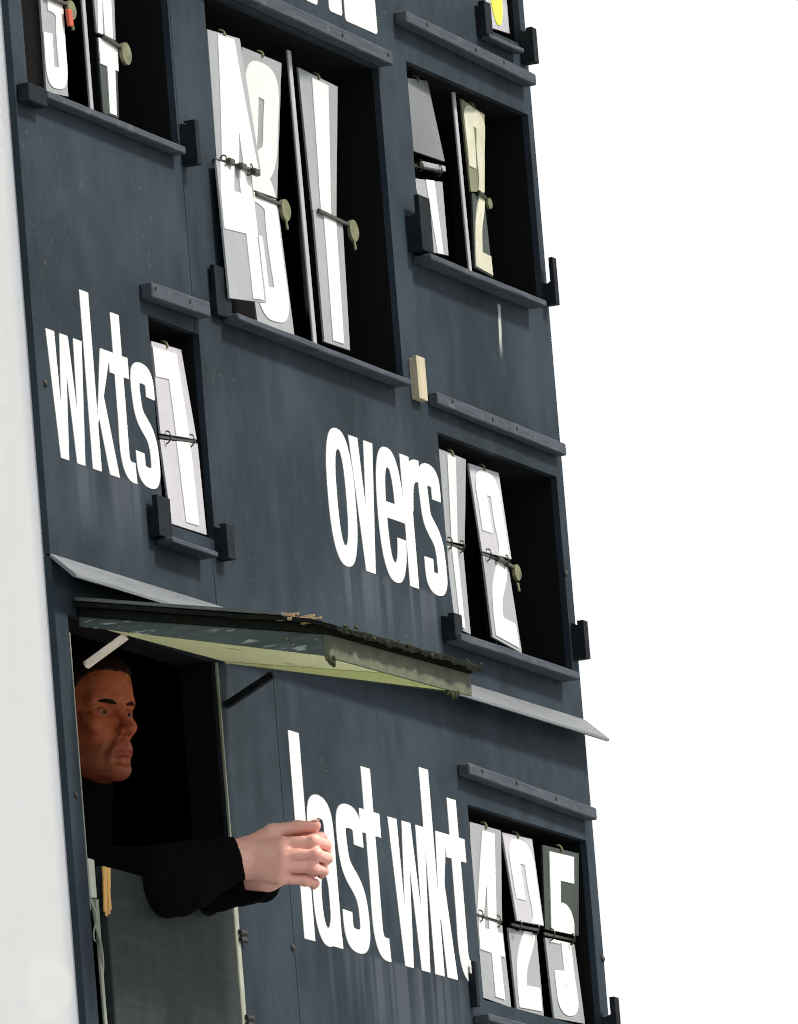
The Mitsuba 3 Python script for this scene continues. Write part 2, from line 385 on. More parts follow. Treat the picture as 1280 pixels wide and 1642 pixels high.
def digit(ch, w, h, s):
    q = s / 2
    if ch == '1':
        return R(w * .5 - q, w * .5 + q, 0, h)
    if ch == '0':
        return sup(w / 2, h / 2, w / 2, h / 2, 2.4)
    if ch == '7':
        return unary_union([R(0, w, h - s * .95, h), R(w - s * 1.02, w, 0, h)])
    if ch == '4':
        dia = Polygon([(0, h * .25), (0, h * .39), (w * .08, h * .50), (w * .28, h), (w * .80, h), (w * .94, h * .5), (w * .94, 0), (w * .94 - s, 0), (w * .94 - s, h * .25)])
        hole = Polygon([(w * .40, h * .405), (w * .60, h * .405), (w * .585, h * .64)])
        return unary_union([dia.difference(hole), R(0, w * .97, h * .25, h * .40)])
    if ch == '4b':
        dia = Polygon([(0, h * .27), (0, h * .40), (w * .34, h), (w * .80, h), (w * .82, 0), (w * .82 - s, 0), (w * .82 - s, h * .27)])
        hole = Polygon([(w * .26, h * .415), (w * .82 - s, h * .415), (w * .82 - s, h * .68)])
        return unary_union([dia.difference(hole), R(0, w, h * .27, h * .415)])
    if ch == '2':
        top = LineString(spl([(q, h * .62), (q, h * .78), (w * .25, h - q * 1.25), (w * .5, h - q), (w * .76, h - q * 1.3), (w - q, h * .80), (w - q, h * .68), (w * .80, h * .50), (w * .38, h * .31), (q * 1.1, h * .16), (q, 0)])).buffer(q, cap_style=2)
        return unary_union([top, R(0, w, 0, s * .95)]).intersection(R(0, w, 0, h))
    if ch == '3':
        p = LineString(spl([(q, h * .68), (q, h * .80), (w * .25, h - q * 1.2), (w * .5, h - q), (w * .76, h - q * 1.3), (w - q, h * .83), (w - q, h * .73), (w * .74, h * .64), (w * .45, h * .585), (w * .28, h * .57)])).buffer(q, cap_style=2)
        r = LineString(spl([(w * .28, h * .535), (w * .55, h * .525), (w * .80, h * .48), (w - q, h * .38), (w - q, h * .19), (w * .76, q * 1.3), (w * .5, q), (w * .25, q * 1.2), (q, h * .20), (q, h * .33)])).buffer(q, cap_style=2)
        return unary_union([p, r]).intersection(R(0, w, 0, h))
    if ch == '5':
        r = LineString(spl([(q * 1.1, h * .50), (w * .40, h * .585), (w * .72, h * .565), (w - q, h * .44), (w - q, h * .19), (w * .76, q * 1.3), (w * .5, q), (w * .25, q * 1.2), (q, h * .19), (q, h * .29)])).buffer(q, cap_style=2)
        return unary_union([R(0, s * .9, h * .47, h), R(0, w, h - s * .95, h), r]).intersection(R(0, w, 0, h))
    raise KeyError(ch)


# ------------------------------------------------------------------ the ground
g = trimesh.Trimesh([[-300, -300, 0], [300, -300, 0], [300, 300, 0], [-300, 300, 0]], [[0, 1, 2], [0, 2, 3]], process=False)
obj('ground', g, 'grass', kind='structure')
labels['ground']['label'] = 'mown grass ground round the foot of the scoreboard'
obj('bounce_pavement', bx(-30, 25, -25, -0.01, -0.1, 0.03, 0.004), 'concrete', kind='structure')  # unseen reflector, added to brighten the canopy underside and side wall
labels['bounce_pavement']['label'] = 'unseen pale slab added to bounce light up at the scoreboard'

# ------------------------------------------------------------------ the scoreboard house
B = 'scoreboard_tower'
TAKEN.add(B)
labels[B] = {'label': 'tall dark blue-grey painted scoreboard with white lettering, number windows and an open hatch', 'category': 'scoreboard'}
XL, XR, ZM, ZT = -1.4845, 0.780, 5.1205, 7.05
TH = 0.012
SEAM_U, SEAM_L = -0.8255, -0.612
WIN = {'a': (-1.4325, -0.8325, 5.8975, 6.47), 'b': (-0.6765, 0.070, 5.640, 6.192), 'c': (0.200, 0.757, 5.888, 6.228),
       'd': (-1.0170, -0.8100, 5.238, 5.585), 'e': (0.2050, 0.7480, 5.222, 5.570), 'f': (0.2020, 0.7430, 4.577, 4.917), 'g': (0.600, 0.757, 6.355, 6.80)}
HATCH = (-1.4350, -0.8400, 3.55, 5.030)
opens = unary_union([R(a, b, c, d) for a, b, c, d in WIN.values()] + [R(*HATCH)])
G = 0.0011
for nm, r in (('front_panel', R(XL, SEAM_U - G, ZM + G, ZT)), ('front_panel', R(SEAM_U + G, XR, ZM + G, ZT)),
              ('front_panel', R(XL, SEAM_L - G, 0.05, ZM - G)), ('front_panel', R(SEAM_L + G, XR, 0.05, ZM - G))):
    obj(nm, extrude_xz(r.difference(opens), 0.0, TH), 'wall_paint', B)
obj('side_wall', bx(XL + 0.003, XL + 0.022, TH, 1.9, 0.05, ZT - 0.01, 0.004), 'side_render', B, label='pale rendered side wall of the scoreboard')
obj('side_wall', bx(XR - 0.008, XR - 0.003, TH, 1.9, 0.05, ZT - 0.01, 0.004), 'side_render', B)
obj('back_wall', bx(XL + 0.005, XR - 0.005, 1.9, 1.99, 0.05, ZT - 0.01, 0.004), 'side_render', B)
obj('roof', bx(XL - 0.06, XR + 0.06, -0.08, 2.06, ZT, ZT + 0.06, 0.004), 'roof_felt', B)
obj('floor', bx(XL + 0.095, XR - 0.02, 0.05, 1.895, 3.80, 3.84, 0.002), 'black_inside', B)
obj('floor', bx(XL + 0.095, XR - 0.02, 0.05, 1.895, 5.10, 5.14, 0.002), 'black_inside', B)
lin = [bx(XL + 0.0225, XL + 0.026, TH + 0.001, 1.89, 0.1, ZT - 0.02, 0.0005), bx(XR - 0.0125, XR - 0.0085, TH + 0.001, 1.89, 0.1, ZT - 0.02, 0.0005),
       bx(XL + 0.1, XR - 0.07, 1.885, 1.899, 0.1, ZT - 0.02, 0.0005)]
obj('inner_lining', cat(lin), 'black_inside', B)

# windows: a reveal of boards round each opening, then ledge, lintel, brackets and dividers as sub-parts

def lintel(par, tl, tr, bl, br, out, nails=()):
    """a batten over a window; its front face has these corners (x, z)"""
    x0, x1 = tl[0], tr[0]
    h = ((tl[1] - bl[1]) + (tr[1] - br[1])) / 2
    zc0, zc1 = (tl[1] + bl[1]) / 2, (tr[1] + br[1]) / 2
    tilt = zc1 - zc0
    m = bar((x0, -out / 2 - 0.0005, zc0), (x1, -out / 2 - 0.0005, zc1), Z3, out, h, 0.002)
    m = m.subdivide().subdivide().subdivide()
    v = m.vertices
    m.vertices = v + np.c_[np.zeros(len(v)), np.minimum(0, -0.0012 * (meshkit.fbm(v * [25, 90, 90]) - .3)), 0.0022 * (meshkit.fbm(v * [16, 40, 40] + 9) - .5)]
    obj('lintel', m, 'trim_paint', par)
    if nails:
        for x, dz in nails:
            obj('nail', trimesh.creation.cylinder(0.0035, 0.003, sections=8, transform=trimesh.transformations.translation_matrix(
                (x, -out - 0.001, zc0 + tilt * (x - x0) / (x1 - x0) + dz)) @ trimesh.transformations.rotation_matrix(math.pi / 2, X3)), 'nail_iron', par)


def ledge(par, tl, tr, bl, br, out):
    """a ledge whose front face has these corners (x, z)"""
    zt = ((tl[1] + tr[1]) / 2)
    hgt = zt - (bl[1] + br[1]) / 2
    m = bx(tl[0], tr[0], -out, -0.0006, zt - hgt, zt, 0.0018).subdivide().subdivide().subdivide()
    v = m.vertices
    m.vertices = v + np.c_[np.zeros(len(v)), -0.0018 * meshkit.fbm(v * [30, 60, 60]), 0.003 * (meshkit.fbm(v * [14, 30, 30] + 5) - .5)]
    obj('ledge', m, 'trim_paint', par)


def bracket(par, x, z, w=0.020, out=0.034, base=0.045, lip=0.075, lo=0.012, li=0.006, m='bracket_paint', label=None, slope=0.0):
    """a J of wood: a block on the wall with an upright lip that holds a cover board. x: left end, z: foot; out: how far it stands out"""
    prof = Polygon([(0, 0), (out, slope), (out, base * .7 + slope), (out, lip), (out - lo, lip), (out - lo, base), (li, base * .92), (0, base)]).buffer(-0.001).buffer(0.001)
    mm = trimesh.creation.extrude_polygon(prof, w, engine='earcut')
    v = mm.vertices
    mm.vertices = np.c_[x + v[:, 2], -0.0005 - v[:, 0], z + v[:, 1]]
    mm.fix_normals()
    obj('bracket', mm, m, par, label=label)


def window(k, depth=0.16):
    x0, x1, z0, z1 = WIN[k]
    t = 0.012
    e = 0.0008
    ms = [bx(x0 - t - e, x0 - e, TH + e, depth, z0 - t, z1 + t, 0.001), bx(x1 + e, x1 + t + e, TH + e, depth, z0 - t, z1 + t, 0.001),
          bx(x0, x1, TH + e, depth, z0 - t - e, z0 - e, 0.001), bx(x0, x1, TH + e, depth, z1 + e, z1 + t + e, 0.001)]
    ms.append(bx(x0 - t, x1 + t, depth + 0.06, depth + 0.068, z0 - 0.1, z1 + 0.1, 0.001))  # black back board added to keep the opening dark
    return obj('window', cat(ms), 'black_inside', B)


def divider(par, px_top, px_bot, w=0.013):
    a, b = px_top, px_bot
    obj('divider', bar(a, b, Y3, w, 0.004, 0.0008), 'divider_paint', par)


wa = window('a')
ledge(wa, (-1.4060, 5.8866), (-0.8564, 5.8956), (-1.4054, 5.8763), (-0.8567, 5.8807), 0.022)
obj('bracket', bx(-1.4780, -1.4080, -0.022, -0.0005, 5.862, 5.893, 0.002), 'bracket_paint', wa)
bracket(wa, -0.822, 5.868, w=0.016, out=0.027, base=0.072, lip=0.075, lo=0.02, li=0.02)
divider(wa, ((-1.1149, 6.0810)[0], 0.03, 6.42), ((-1.1140, 5.9239)[0], 0.03, 5.897), 0.0125)

wb = window('b')
lintel(wb, (-0.7137, 6.2259), (0.0813, 6.2184), (-0.7185, 6.2004), (0.0792, 6.1948), 0.024, nails=((-0.14, 0.0), (0.06, .003)))
ledge(wb, (-0.7100, 5.6326), (0.0288, 5.6308), (-0.6784, 5.6227), (0.0263, 5.6184), 0.030)
bracket(wb, -0.752, 5.626, w=0.062, out=0.0115, base=0.052, lip=0.085, lo=0.008, li=0.006)
bracket(wb, 0.100, 5.612, w=0.038, out=0.014, base=0.074, lip=0.076, lo=0.007, li=0.007, m='bare_bracket', label='unpainted cream wooden bracket')
divider(wb, ((-0.2547, 6.1479)[0], 0.03, 6.170), ((-0.2426, 5.6840)[0], 0.03, 5.640), 0.0150)

wc = window('c')
lintel(wc, (0.1607, 6.3091), (0.7492, 6.2948), (0.1639, 6.2841), (0.7453, 6.2771), 0.024, nails=((0.25, .002), (0.47, 0), (0.60, .003)))
ledge(wc, (0.1555, 5.8750), (0.6824, 5.8702), (0.1609, 5.8659), (0.6708, 5.8571), 0.034)
bracket(wc, 0.139, 5.878, w=0.05, out=0.027, base=0.066, lip=0.098, lo=0.009, li=0.006)
bracket(wc, 0.755, 5.880, w=0.017, out=0.024, base=0.042, lip=0.085, lo=0.008, li=0.009)
divider(wc, ((0.4839, 6.2221)[0], 0.03, 6.226), ((0.4934, 5.9162)[0], 0.03, 5.888), 0.0125)

wd = window('d')
lintel(wd, (-1.0425, 5.6306), (-0.8061, 5.6388), (-1.0465, 5.6091), (-0.8119, 5.6083), 0.022, nails=((-1.03, .004), (-0.89, .002)))
ledge(wd, (-1.0603, 5.2033), (-0.8788, 5.2048), (-1.0499, 5.1924), (-0.8804, 5.1962), 0.032)
bracket(wd, -1.083, 5.205, w=0.052, out=0.019, base=0.048, lip=0.068, lo=0.009, li=0.006)
bracket(wd, -0.812, 5.205, w=0.030, out=0.022, base=0.055, lip=0.058, lo=0.012, li=0.012)

we = window('e')
lintel(we, (0.1736, 5.6326), (0.7592, 5.6299), (0.1753, 5.6142), (0.7509, 5.6051), 0.018, nails=((0.24, .004), (0.42, .0), (0.53, .002)))
ledge(we, (0.1567, 5.2068), (0.6935, 5.2072), (0.1736, 5.1948), (0.6738, 5.1901), 0.032)
bracket(we, 0.151, 5.196, w=0.035, out=0.024, base=0.044, lip=0.046, lo=0.012, li=0.012)
bracket(we, 0.756, 5.242, w=0.020, out=0.024, base=0.066, lip=0.068, lo=0.012, li=0.012)
obj('divider', bx(0.548, 0.5515, 0.060, 0.066, 5.222, 5.57, 0.0008), 'bracket_paint', we)

wf = window('f')
lintel(wf, (0.1692, 4.9813), (0.7480, 4.9733), (0.1683, 4.9638), (0.7370, 4.9497), 0.022, nails=((0.225, .003), (0.38, 0.004), (0.56, .002)))
ledge(wf, (0.1451, 4.5512), (0.6867, 4.5360), (0.1480, 4.5386), (0.6778, 4.5218), 0.030)
bracket(wf, 0.140, 4.558, w=0.012, out=0.013, base=0.06, lip=0.078, lo=0.006, li=0.006)
bracket(wf, 0.738, 4.550, w=0.020, out=0.030, base=0.055, lip=0.085, lo=0.010, li=0.008)

wg = window('g')
ledge(wg, (0.5544, 6.3392), (0.7121, 6.3344), (0.5587, 6.3320), (0.7041, 6.3239), 0.020)
bracket(wg, 0.545, 6.335, w=0.03, out=0.018, base=0.055, lip=0.06)
bracket(wg, 0.745, 6.318, w=0.020, out=0.026, base=0.062, lip=0.064, lo=0.012, li=0.012)

# small bolts through the boards
for px in ((-1.4547, 5.4035), (0.7520, 5.3957), (0.7729, 4.7092), (-0.6204, 4.5776), (-1.4584, 4.7330)):
    obj('bolt', trimesh.creation.icosphere(2, 0.006).apply_scale((1, .6, 1)).apply_translation((px[0], -0.001, px[1])), 'nail_iron', B)

# weatherboard: a thin sloping drip board over the whole width
prof = Polygon([(0.0, 0.0), (0.043, -0.040), (0.043, -0.0445), (0.0385, -0.0445), (0.0, -0.006)])
wm = trimesh.creation.extrude_polygon(prof, XR - XL + 0.007, engine='earcut')
v = wm.vertices
wm.vertices = np.c_[XL - 0.003 + v[:, 2], -0.0005 - v[:, 0], ZM + 0.001 + v[:, 1] + 0.0165 * v[:, 2] / (XR - XL)]
wm.fix_normals()
obj('drip_board', wm, 'galvanised', B, label='pale sloping metal drip board across the front')

# ------------------------------------------------------------------ lettering painted on the front (raised paint film)

def put(ch, x0, w, z0, h, s, asc=None, dx_top=0.0):
    poly = glyph(ch, w, h, s, asc)
    poly = Polygon(poly.exterior.coords, [i.coords for i in poly.interiors]) if poly.geom_type == 'Polygon' else poly
    from shapely.affinity import affine_transform
    poly = affine_transform(poly, [1, dx_top, 0, 1, x0, z0])
    obj('letter', extrude_xz(poly, -0.0012, 0.0006), 'white_paint', B)


for ch, x0, w, asc in (('w', -1.438, 0.140, None), ('k', -1.291, 0.106, 0.296), ('t', -1.193, 0.082, 0.277), ('s', -1.111, 0.093, None)):
    put(ch, x0, w, 5.288, 0.209, 0.0345, asc)
for ch, x0, w in (('o', -0.312, 0.119), ('v', -0.202, 0.104), ('e', -0.097, 0.118), ('r', 0.0210, 0.083), ('s', 0.096, 0.096)):
    put(ch, x0, w, 5.274, 0.231, 0.0390)
for ch, x0, w, s, asc in (('l', -0.568, 0.045, .045, 0.351), ('a', -0.516, 0.111, .0395, None), ('s', -0.394, 0.112, .0405, None), ('t', -0.288, 0.094, .040, 0.327),
                          ('w', -0.165, 0.160, .0405, None), ('k', -0.008, 0.099, .0405, 0.357), ('t', 0.085, 0.094, .040, 0.318)):
    put(ch, x0, w, 4.599, 0.253, s, asc)
for poly in (R(-0.235, -0.182, 6.257, 6.60), R(-0.132, -0.075, 6.257, 6.60), R(-0.063, 0.078, 6.252, 6.60)):
    obj('letter', extrude_xz(poly.buffer(-0.008).buffer(0.008), -0.0012, 0.0006), 'white_paint', B)

# ------------------------------------------------------------------ number plates

def patch_map(C, uvw):
    """bilinear sheet through four corners TL TR BR BL; u right, v up, w outward"""
    C = np.asarray(C, float)
    u, v, w = uvw[:, :1], uvw[:, 1:2], uvw[:, 2:3]
    P = (1 - u) * v * C[0] + u * v * C[1] + u * (1 - v) * C[2] + (1 - u) * (1 - v) * C[3]
    n = np.cross(C[1] - C[3], C[0] - C[2])
    n /= np.linalg.norm(n)
    if n[1] > 0:
        n = -n
    return P + w * n


def sheet(C, th=0.0035):
    m = trimesh.creation.box((1, 1, 1)).subdivide().subdivide()
    v = m.vertices + [.5, .5, 0]
    m = trimesh.Trimesh(patch_map(C, np.c_[v[:, :2], v[:, 2] * th]), m.faces, process=False)
    m.fix_normals()
    return m


def decal(C, poly, w, h, th=0.0026, base=0.0010):
    poly = poly.buffer(0)
    cells = [R(i * w / 6, (i + 1) * w / 6, j * h / 6, (j + 1) * h / 6) for i in range(6) for j in range(6)]
    out = []
    for c in cells:
        q = poly.intersection(c)
        for g in getattr(q, 'geoms', [q]):
            if g.geom_type == 'Polygon' and g.area > 1e-7:
                m = trimesh.creation.extrude_polygon(g, th, engine='earcut')
                v = m.vertices
                out.append(trimesh.Trimesh(patch_map(C, np.c_[v[:, 0] / w, v[:, 1] / h, base + v[:, 2]]), m.faces, process=False))
    m = cat(out)
    m.fix_normals()
    return m


from shapely.affinity import translate as shift


def ring(par, c, r=0.011, rot=0.0):
    a = np.linspace(0, 2 * np.pi, 24, endpoint=False)
    p = np.c_[r * .55 * np.cos(a) * math.cos(rot), r * .9 * np.cos(a), r * np.sin(a)] + np.asarray(c)
    obj('ring', tube(p, 0.0014, 6, True), 'wire', par)


def peg(par, a, b, r=0.021, m='peg_wood', tail=True):
    """dark wire rod along the joint with a worn wooden tally disc on its right-hand end"""
    a, b = np.asarray(a), np.asarray(b)
    obj('rod', bar(a, b, Z3, 0.007, 0.007, 0.002), 'wire', par)
    d = trimesh.creation.cylinder(r * .88, 0.006, sections=26, transform=trimesh.transformations.rotation_matrix(math.pi / 2, X3))
    d = d.subdivide().subdivide()
    v = d.vertices
    d.vertices = v * [1, 1, 1.02] + 0.0025 * (meshkit.noise(v * 70)[:, None] - .5)
    hole = 0.3
    d.apply_translation(b + np.array([0.008, -0.002, -0.008]))
    k = obj('tally_disc', d, m, par, smooth=40)
    if tail:
        obj('tag', bar(b + [0.006, -0.003, -0.026], b + [0.008, -0.004, -0.042], Y3, 0.006, 0.004, 0.001), m, par)


GRP = 'number plates hung in the score windows'


def plate(corners, ch, label, bg=('plate_grey', 'plate_grey'), paint='digit_paint', inset=(0.14, 0.10), stroke=0.30, rings=True, cut=None, off=0.0, group=GRP):
    t = thing('number_plate', label, 'number plate', group)
    C = [np.asarray(c, float) for c in corners]
    w = np.linalg.norm(C[0][1] - C[0][0])
    hs = [0.5 * (np.linalg.norm(c[0] - c[3]) + np.linalg.norm(c[1] - c[2])) for c in C]
    H = sum(hs)
    ix, iz = inset
    dg = None
    if ch:
        dg = shift(digit(ch, w * (1 - 2 * ix), H * (1 - iz), w * stroke), w * (ix + off), H * iz * .5).intersection(R(0, w, 0, H))
    z0 = H
    for i, c in enumerate(C):
        z0 -= hs[i]
        nm = ('upper_leaf', 'lower_leaf')[i]
        k = obj(nm, sheet(c), bg[i], t)
        if dg is not None:
            q = shift(dg.intersection(R(0, w, z0, z0 + hs[i])), 0, -z0)
            if not q.is_empty and q.area > 1e-6 and not (cut and nm in cut):
                obj('digit', decal(c, q, w, hs[i]), paint, k)
    up = C[0]
    mid = (up[0] + up[1]) / 2
    obj('hook', tube(mid + np.array([[0, -.003, -.005], [0, -.004, -.001], [0, -.002, .004], [0, .002, .007], [0, .006, .008]]), 0.0020, 6), 'peg_wood', t)
    if rings and len(C) > 1:
        for u in (0.16, 0.80):
            c = ((up[3] + (up[2] - up[3]) * u) + (C[1][0] + (C[1][1] - C[1][0]) * u)) / 2
            ring(t, c + [0, -0.003, 0], 0.010)
        a, b = (up[3] + C[1][0]) / 2, (up[2] + C[1][1]) / 2
        obj('hinge_rod', bar(a + [0, .002, 0], b + [0, .002, 0], Z3, 0.005, 0.005, 0.001), 'wire', t)
    return t, C


t, C = plate([[(-0.6775, -0.0007, 6.1260), (-0.5206, 0.0079, 6.1394), (-0.5206, -0.0114, 5.9083), (-0.6775, 0.0010, 5.9052)], [(-0.7125, -0.0124, 5.8940), (-0.5206, 0.0059, 5.9078), (-0.5206, -0.0024, 5.6827), (-0.7125, -0.0174, 5.6585)]], '4', 'grey number plate with a white 4, first in the widest score window', inset=(0.02, 0.02), stroke=0.30)
for x in (-0.66, -0.61, -0.555):
    obj('hinge_tab', bx(x, x + 0.022, -0.018, -0.008, 5.896, 5.908, 0.002), 'wire', t)
t, C = plate([[(-0.4991, 0.0136, 6.1301), (-0.3369, 0.0119, 6.1305), (-0.3369, 0.0398, 5.8997), (-0.4991, 0.0415, 5.8967)], [(-0.4991, 0.0396, 5.8921), (-0.3369, 0.0401, 5.8955), (-0.3369, 0.0282, 5.6582), (-0.4991, 0.0254, 5.6551)]], '3', 'grey number plate with a white 3, behind the 4 in the widest window', inset=(0.06, 0.06), stroke=0.37, rings=False)
peg(t, (C[1][0] + C[1][1]) / 2 + [-0.02, -.006, -0.004], C[1][1] + [0.012, -.004, -0.006])
t, C = plate([[(-0.2090, 0.0347, 6.1491), (-0.0819, 0.0175, 6.1347), (-0.0819, 0.0399, 5.9027), (-0.2090, 0.0295, 5.8987)], [(-0.2090, 0.0285, 5.8974), (-0.0819, 0.0285, 5.8998), (-0.0819, 0.0340, 5.6748), (-0.2090, 0.0273, 5.6693)]], '1', 'grey number plate with a white 1, third in the widest score window', inset=(0.12, 0.03), stroke=0.42, rings=False, off=0.03)
peg(t, C[1][0] + [0.012, -.006, 0.002], C[1][1] + [0.025, -.004, -0.004])
t, C = plate([[(0.2544, 0.0232, 6.2100), (0.3663, 0.0313, 6.2253), (0.3663, 0.0111, 6.0778), (0.2544, 0.0228, 6.0797)], [(0.2544, 0.0259, 6.0313), (0.3663, 0.0189, 6.0423), (0.3663, 0.0187, 5.9107), (0.2544, 0.0081, 5.8976)]], '1', 'number plate with a blank shade-grey upper leaf and a white 1 on its lower leaf', inset=(0.12, 0.0), stroke=0.30, cut=('upper_leaf',), off=0.03, bg=('plate_shaded_grey', 'plate_grey'))
obj('hinge_tab', bar(C[1][0] + [0.02, -0.008, 0.028], C[1][1] + [0.0, -0.008, 0.022], Z3, 0.006, 0.010, 0.003), 'plate_grey', t)
t, C = plate([[(0.5209, 0.0325, 6.2211), (0.5969, 0.0205, 6.2030), (0.5969, 0.0340, 6.0641), (0.5209, 0.0283, 6.0528)], [(0.5209, 0.0261, 6.0502), (0.5969, 0.0347, 6.0552), (0.5969, 0.0308, 5.9105), (0.5209, 0.0331, 5.9166)]], '2', 'yellowed cream number plate with a 2, in the window above a white drip mark', bg=('plate_cream', 'plate_dark'), paint='cream_digit', inset=(0.02, 0.02), stroke=0.44, rings=False)
peg(t, C[1][0] + [0.02, -.006, 0.004], C[1][1] + [0.0, -.004, -0.002], r=0.011, m='peg_wood', tail=False)
t, C = plate([[(-0.9774, 0.0162, 5.5495), (-0.8356, 0.0248, 5.5581), (-0.8356, 0.0096, 5.4044), (-0.9774, 0.0124, 5.3943)], [(-0.9774, 0.0144, 5.3842), (-0.8356, 0.0085, 5.3969), (-0.8356, 0.0052, 5.2434), (-0.9774, 0.0050, 5.2422)]], '7', 'pale number plate with a white 7, alone in the narrow window after wkts', bg=('plate_pale', 'plate_pale'), inset=(0.0, 0.07), stroke=0.36, off=-0.22)
t, C = plate([[(0.2484, 0.0207, 5.5506), (0.3393, 0.0068, 5.5419), (0.3393, 0.0222, 5.3941), (0.2484, 0.0221, 5.3880)], [(0.2484, 0.0215, 5.3813), (0.3393, 0.0261, 5.3825), (0.3393, 0.0249, 5.2348), (0.2484, 0.0156, 5.2357)]], '1', 'grey number plate with a thin white 1, first in the window after overs', inset=(0.1, 0.03), stroke=0.30, off=-0.05)
t, C = plate([[(0.4093, 0.0307, 5.5491), (0.5391, 0.0275, 5.5497), (0.5391, 0.0169, 5.3945), (0.4093, 0.0187, 5.3912)], [(0.4093, 0.0183, 5.3834), (0.5391, 0.0238, 5.3833), (0.5391, 0.0118, 5.2261), (0.4093, 0.0123, 5.2379)]], '2', 'white 2 on a plate with a pale tilted upper leaf after overs', bg=('plate_pale', 'plate_grey'), inset=(0.10, 0.04), stroke=0.34)
peg(t, C[1][0] + [0.06, -.006, 0.004], C[1][1] + [0.012, -.006, -0.002], r=0.016)
t, C = plate([[(0.2416, 0.0161, 4.8930), (0.3718, 0.0120, 4.8925), (0.3718, 0.0237, 4.7345), (0.2416, 0.0230, 4.7352)], [(0.2416, 0.0201, 4.7283), (0.3718, 0.0242, 4.7280), (0.3718, 0.0201, 4.5836), (0.2416, 0.0208, 4.5885)]], '4b', 'number plate with a white 4, in the window after last wkt', inset=(0.06, 0.06), stroke=0.32)
t, C = plate([[(0.4040, 0.0229, 4.8945), (0.5318, 0.0192, 4.8969), (0.5318, 0.0105, 4.7428), (0.4040, 0.0086, 4.7382)], [(0.4040, 0.0260, 4.7275), (0.5318, 0.0257, 4.7305), (0.5318, 0.0246, 4.5855), (0.4040, 0.0226, 4.5807)]], '2', 'white 2 on a plate between the last wkt 4 and 5', bg=('plate_pale', 'plate_grey'), inset=(0.08, 0.05), stroke=0.34)
t, C = plate([[(0.5666, 0.0141, 4.8904), (0.7177, 0.0074, 4.8915), (0.7177, 0.0203, 4.7469), (0.5666, 0.0225, 4.7427)], [(0.5666, 0.0239, 4.7275), (0.7177, 0.0299, 4.7327), (0.7177, 0.0225, 4.5912), (0.5666, 0.0195, 4.5851)]], '5', 'number plate with a white 5 and an upper leaf coloured dark green for shade', bg=('plate_dark', 'plate_grey'), inset=(0.16, 0.06), stroke=0.33)  # shade on the upper leaf is put into its dark colour
t, C = plate([[(-1.2927, 0.0318, 6.2161), (-1.2026, 0.0260, 6.2164), (-1.2026, 0.0313, 6.0842), (-1.2927, 0.0286, 6.0778)], [(-1.2927, 0.0289, 6.0748), (-1.2026, 0.0305, 6.0809), (-1.2026, 0.0322, 5.9245), (-1.2927, 0.0307, 5.9169)]], '3', 'white 3 on a plate with a red tag, nearest the pale wall', inset=(0.0, 0.06), stroke=0.40, rings=False)
peg(t, C[1][0] + [0.01, -.006, 0.004], C[1][1] + [0.010, -.006, -0.002], r=0.018)
obj('tag', bar(C[1][1] + [0.000, -0.012, -0.012], C[1][1] + [0.004, -0.012, -0.040], Y3, 0.016, 0.006, 0.001), 'peg_red', t, label='small red tag')
t, C = plate([[(-1.0707, 0.0313, 6.2262), (-0.9933, 0.0234, 6.2266), (-0.9933, 0.0309, 6.0556), (-1.0707, 0.0297, 6.0553)], [(-1.0707, 0.0293, 6.0468), (-0.9933, 0.0295, 6.0448), (-0.9933, 0.0362, 5.9247), (-1.0707, 0.0297, 5.9198)]], '4b', 'white 4 on a dark plate beside the plate with the red tag', bg=('plate_grey', 'plate_dark'), inset=(0.0, 0.02), stroke=0.44, rings=False)
peg(t, C[1][0] + [0.01, -.006, 0.004], C[1][1] + [0.010, -.006, -0.002], r=0.021, tail=False)
t, C = plate([[(0.6321, 0.0243, 6.5432), (0.7478, 0.0201, 6.5504), (0.7478, 0.0199, 6.3769), (0.6321, 0.0157, 6.3691)]], '0', 'pale number plate with a yellow rounded figure, in the topmost window', bg=('plate_pale',), paint='yellow_digit', inset=(0.26, 0.10), stroke=0.3, off=0.02)

# ------------------------------------------------------------------ the hatch: canopy, stays, half door
cx0, cx1 = -1.400, -0.810
yw, yo = -0.004, -0.422
zi, zo = 5.030, 4.9415
roll = 0.0125 / (cx1 - cx0)
sl = (zi - zo) / (yw - yo)                       # rise per metre towards the wall
zc = lambda x, y: zo + sl * (y - yo) + roll * (x - cx0)
FH = 0.035


def slab(x0, x1, y0, y1, top, bot, seg=1):
    """a sheet following the canopy's slope, between two offsets from it"""
    n = seg
    xs, ys = np.linspace(x0, x1, n + 1), np.linspace(y0, y1, n + 1)
    V, F = [], []
    for o in (top, bot):
        for y in ys:
            for x in xs:
                oo = o if np.isscalar(o) else o[0] + (o[1] - o[0]) * (y - yo) / (yw - yo)
                V.append((x, y, zc(x, y) + oo))
    N = (n + 1) ** 2
    I = lambda s, j, i: s * N + j * (n + 1) + i
    for j in range(n):
        for i in range(n):
            F += [[I(0, j, i), I(0, j, i + 1), I(0, j + 1, i + 1)], [I(0, j, i), I(0, j + 1, i + 1), I(0, j + 1, i)],
                  [I(1, j, i), I(1, j + 1, i + 1), I(1, j, i + 1)], [I(1, j, i), I(1, j + 1, i), I(1, j + 1, i + 1)]]
    for k in range(n):
        for a, b in (((0, k), (0, k + 1)), ((n, k + 1), (n, k)), ((k + 1, 0), (k, 0)), ((k, n), (k + 1, n))):
            F += [[I(0, *a), I(1, *a), I(1, *b)], [I(0, *a), I(1, *b), I(0, *b)]]
    m = trimesh.Trimesh(np.array(V), np.array(F), process=False)
    m.fix_normals()
    return m


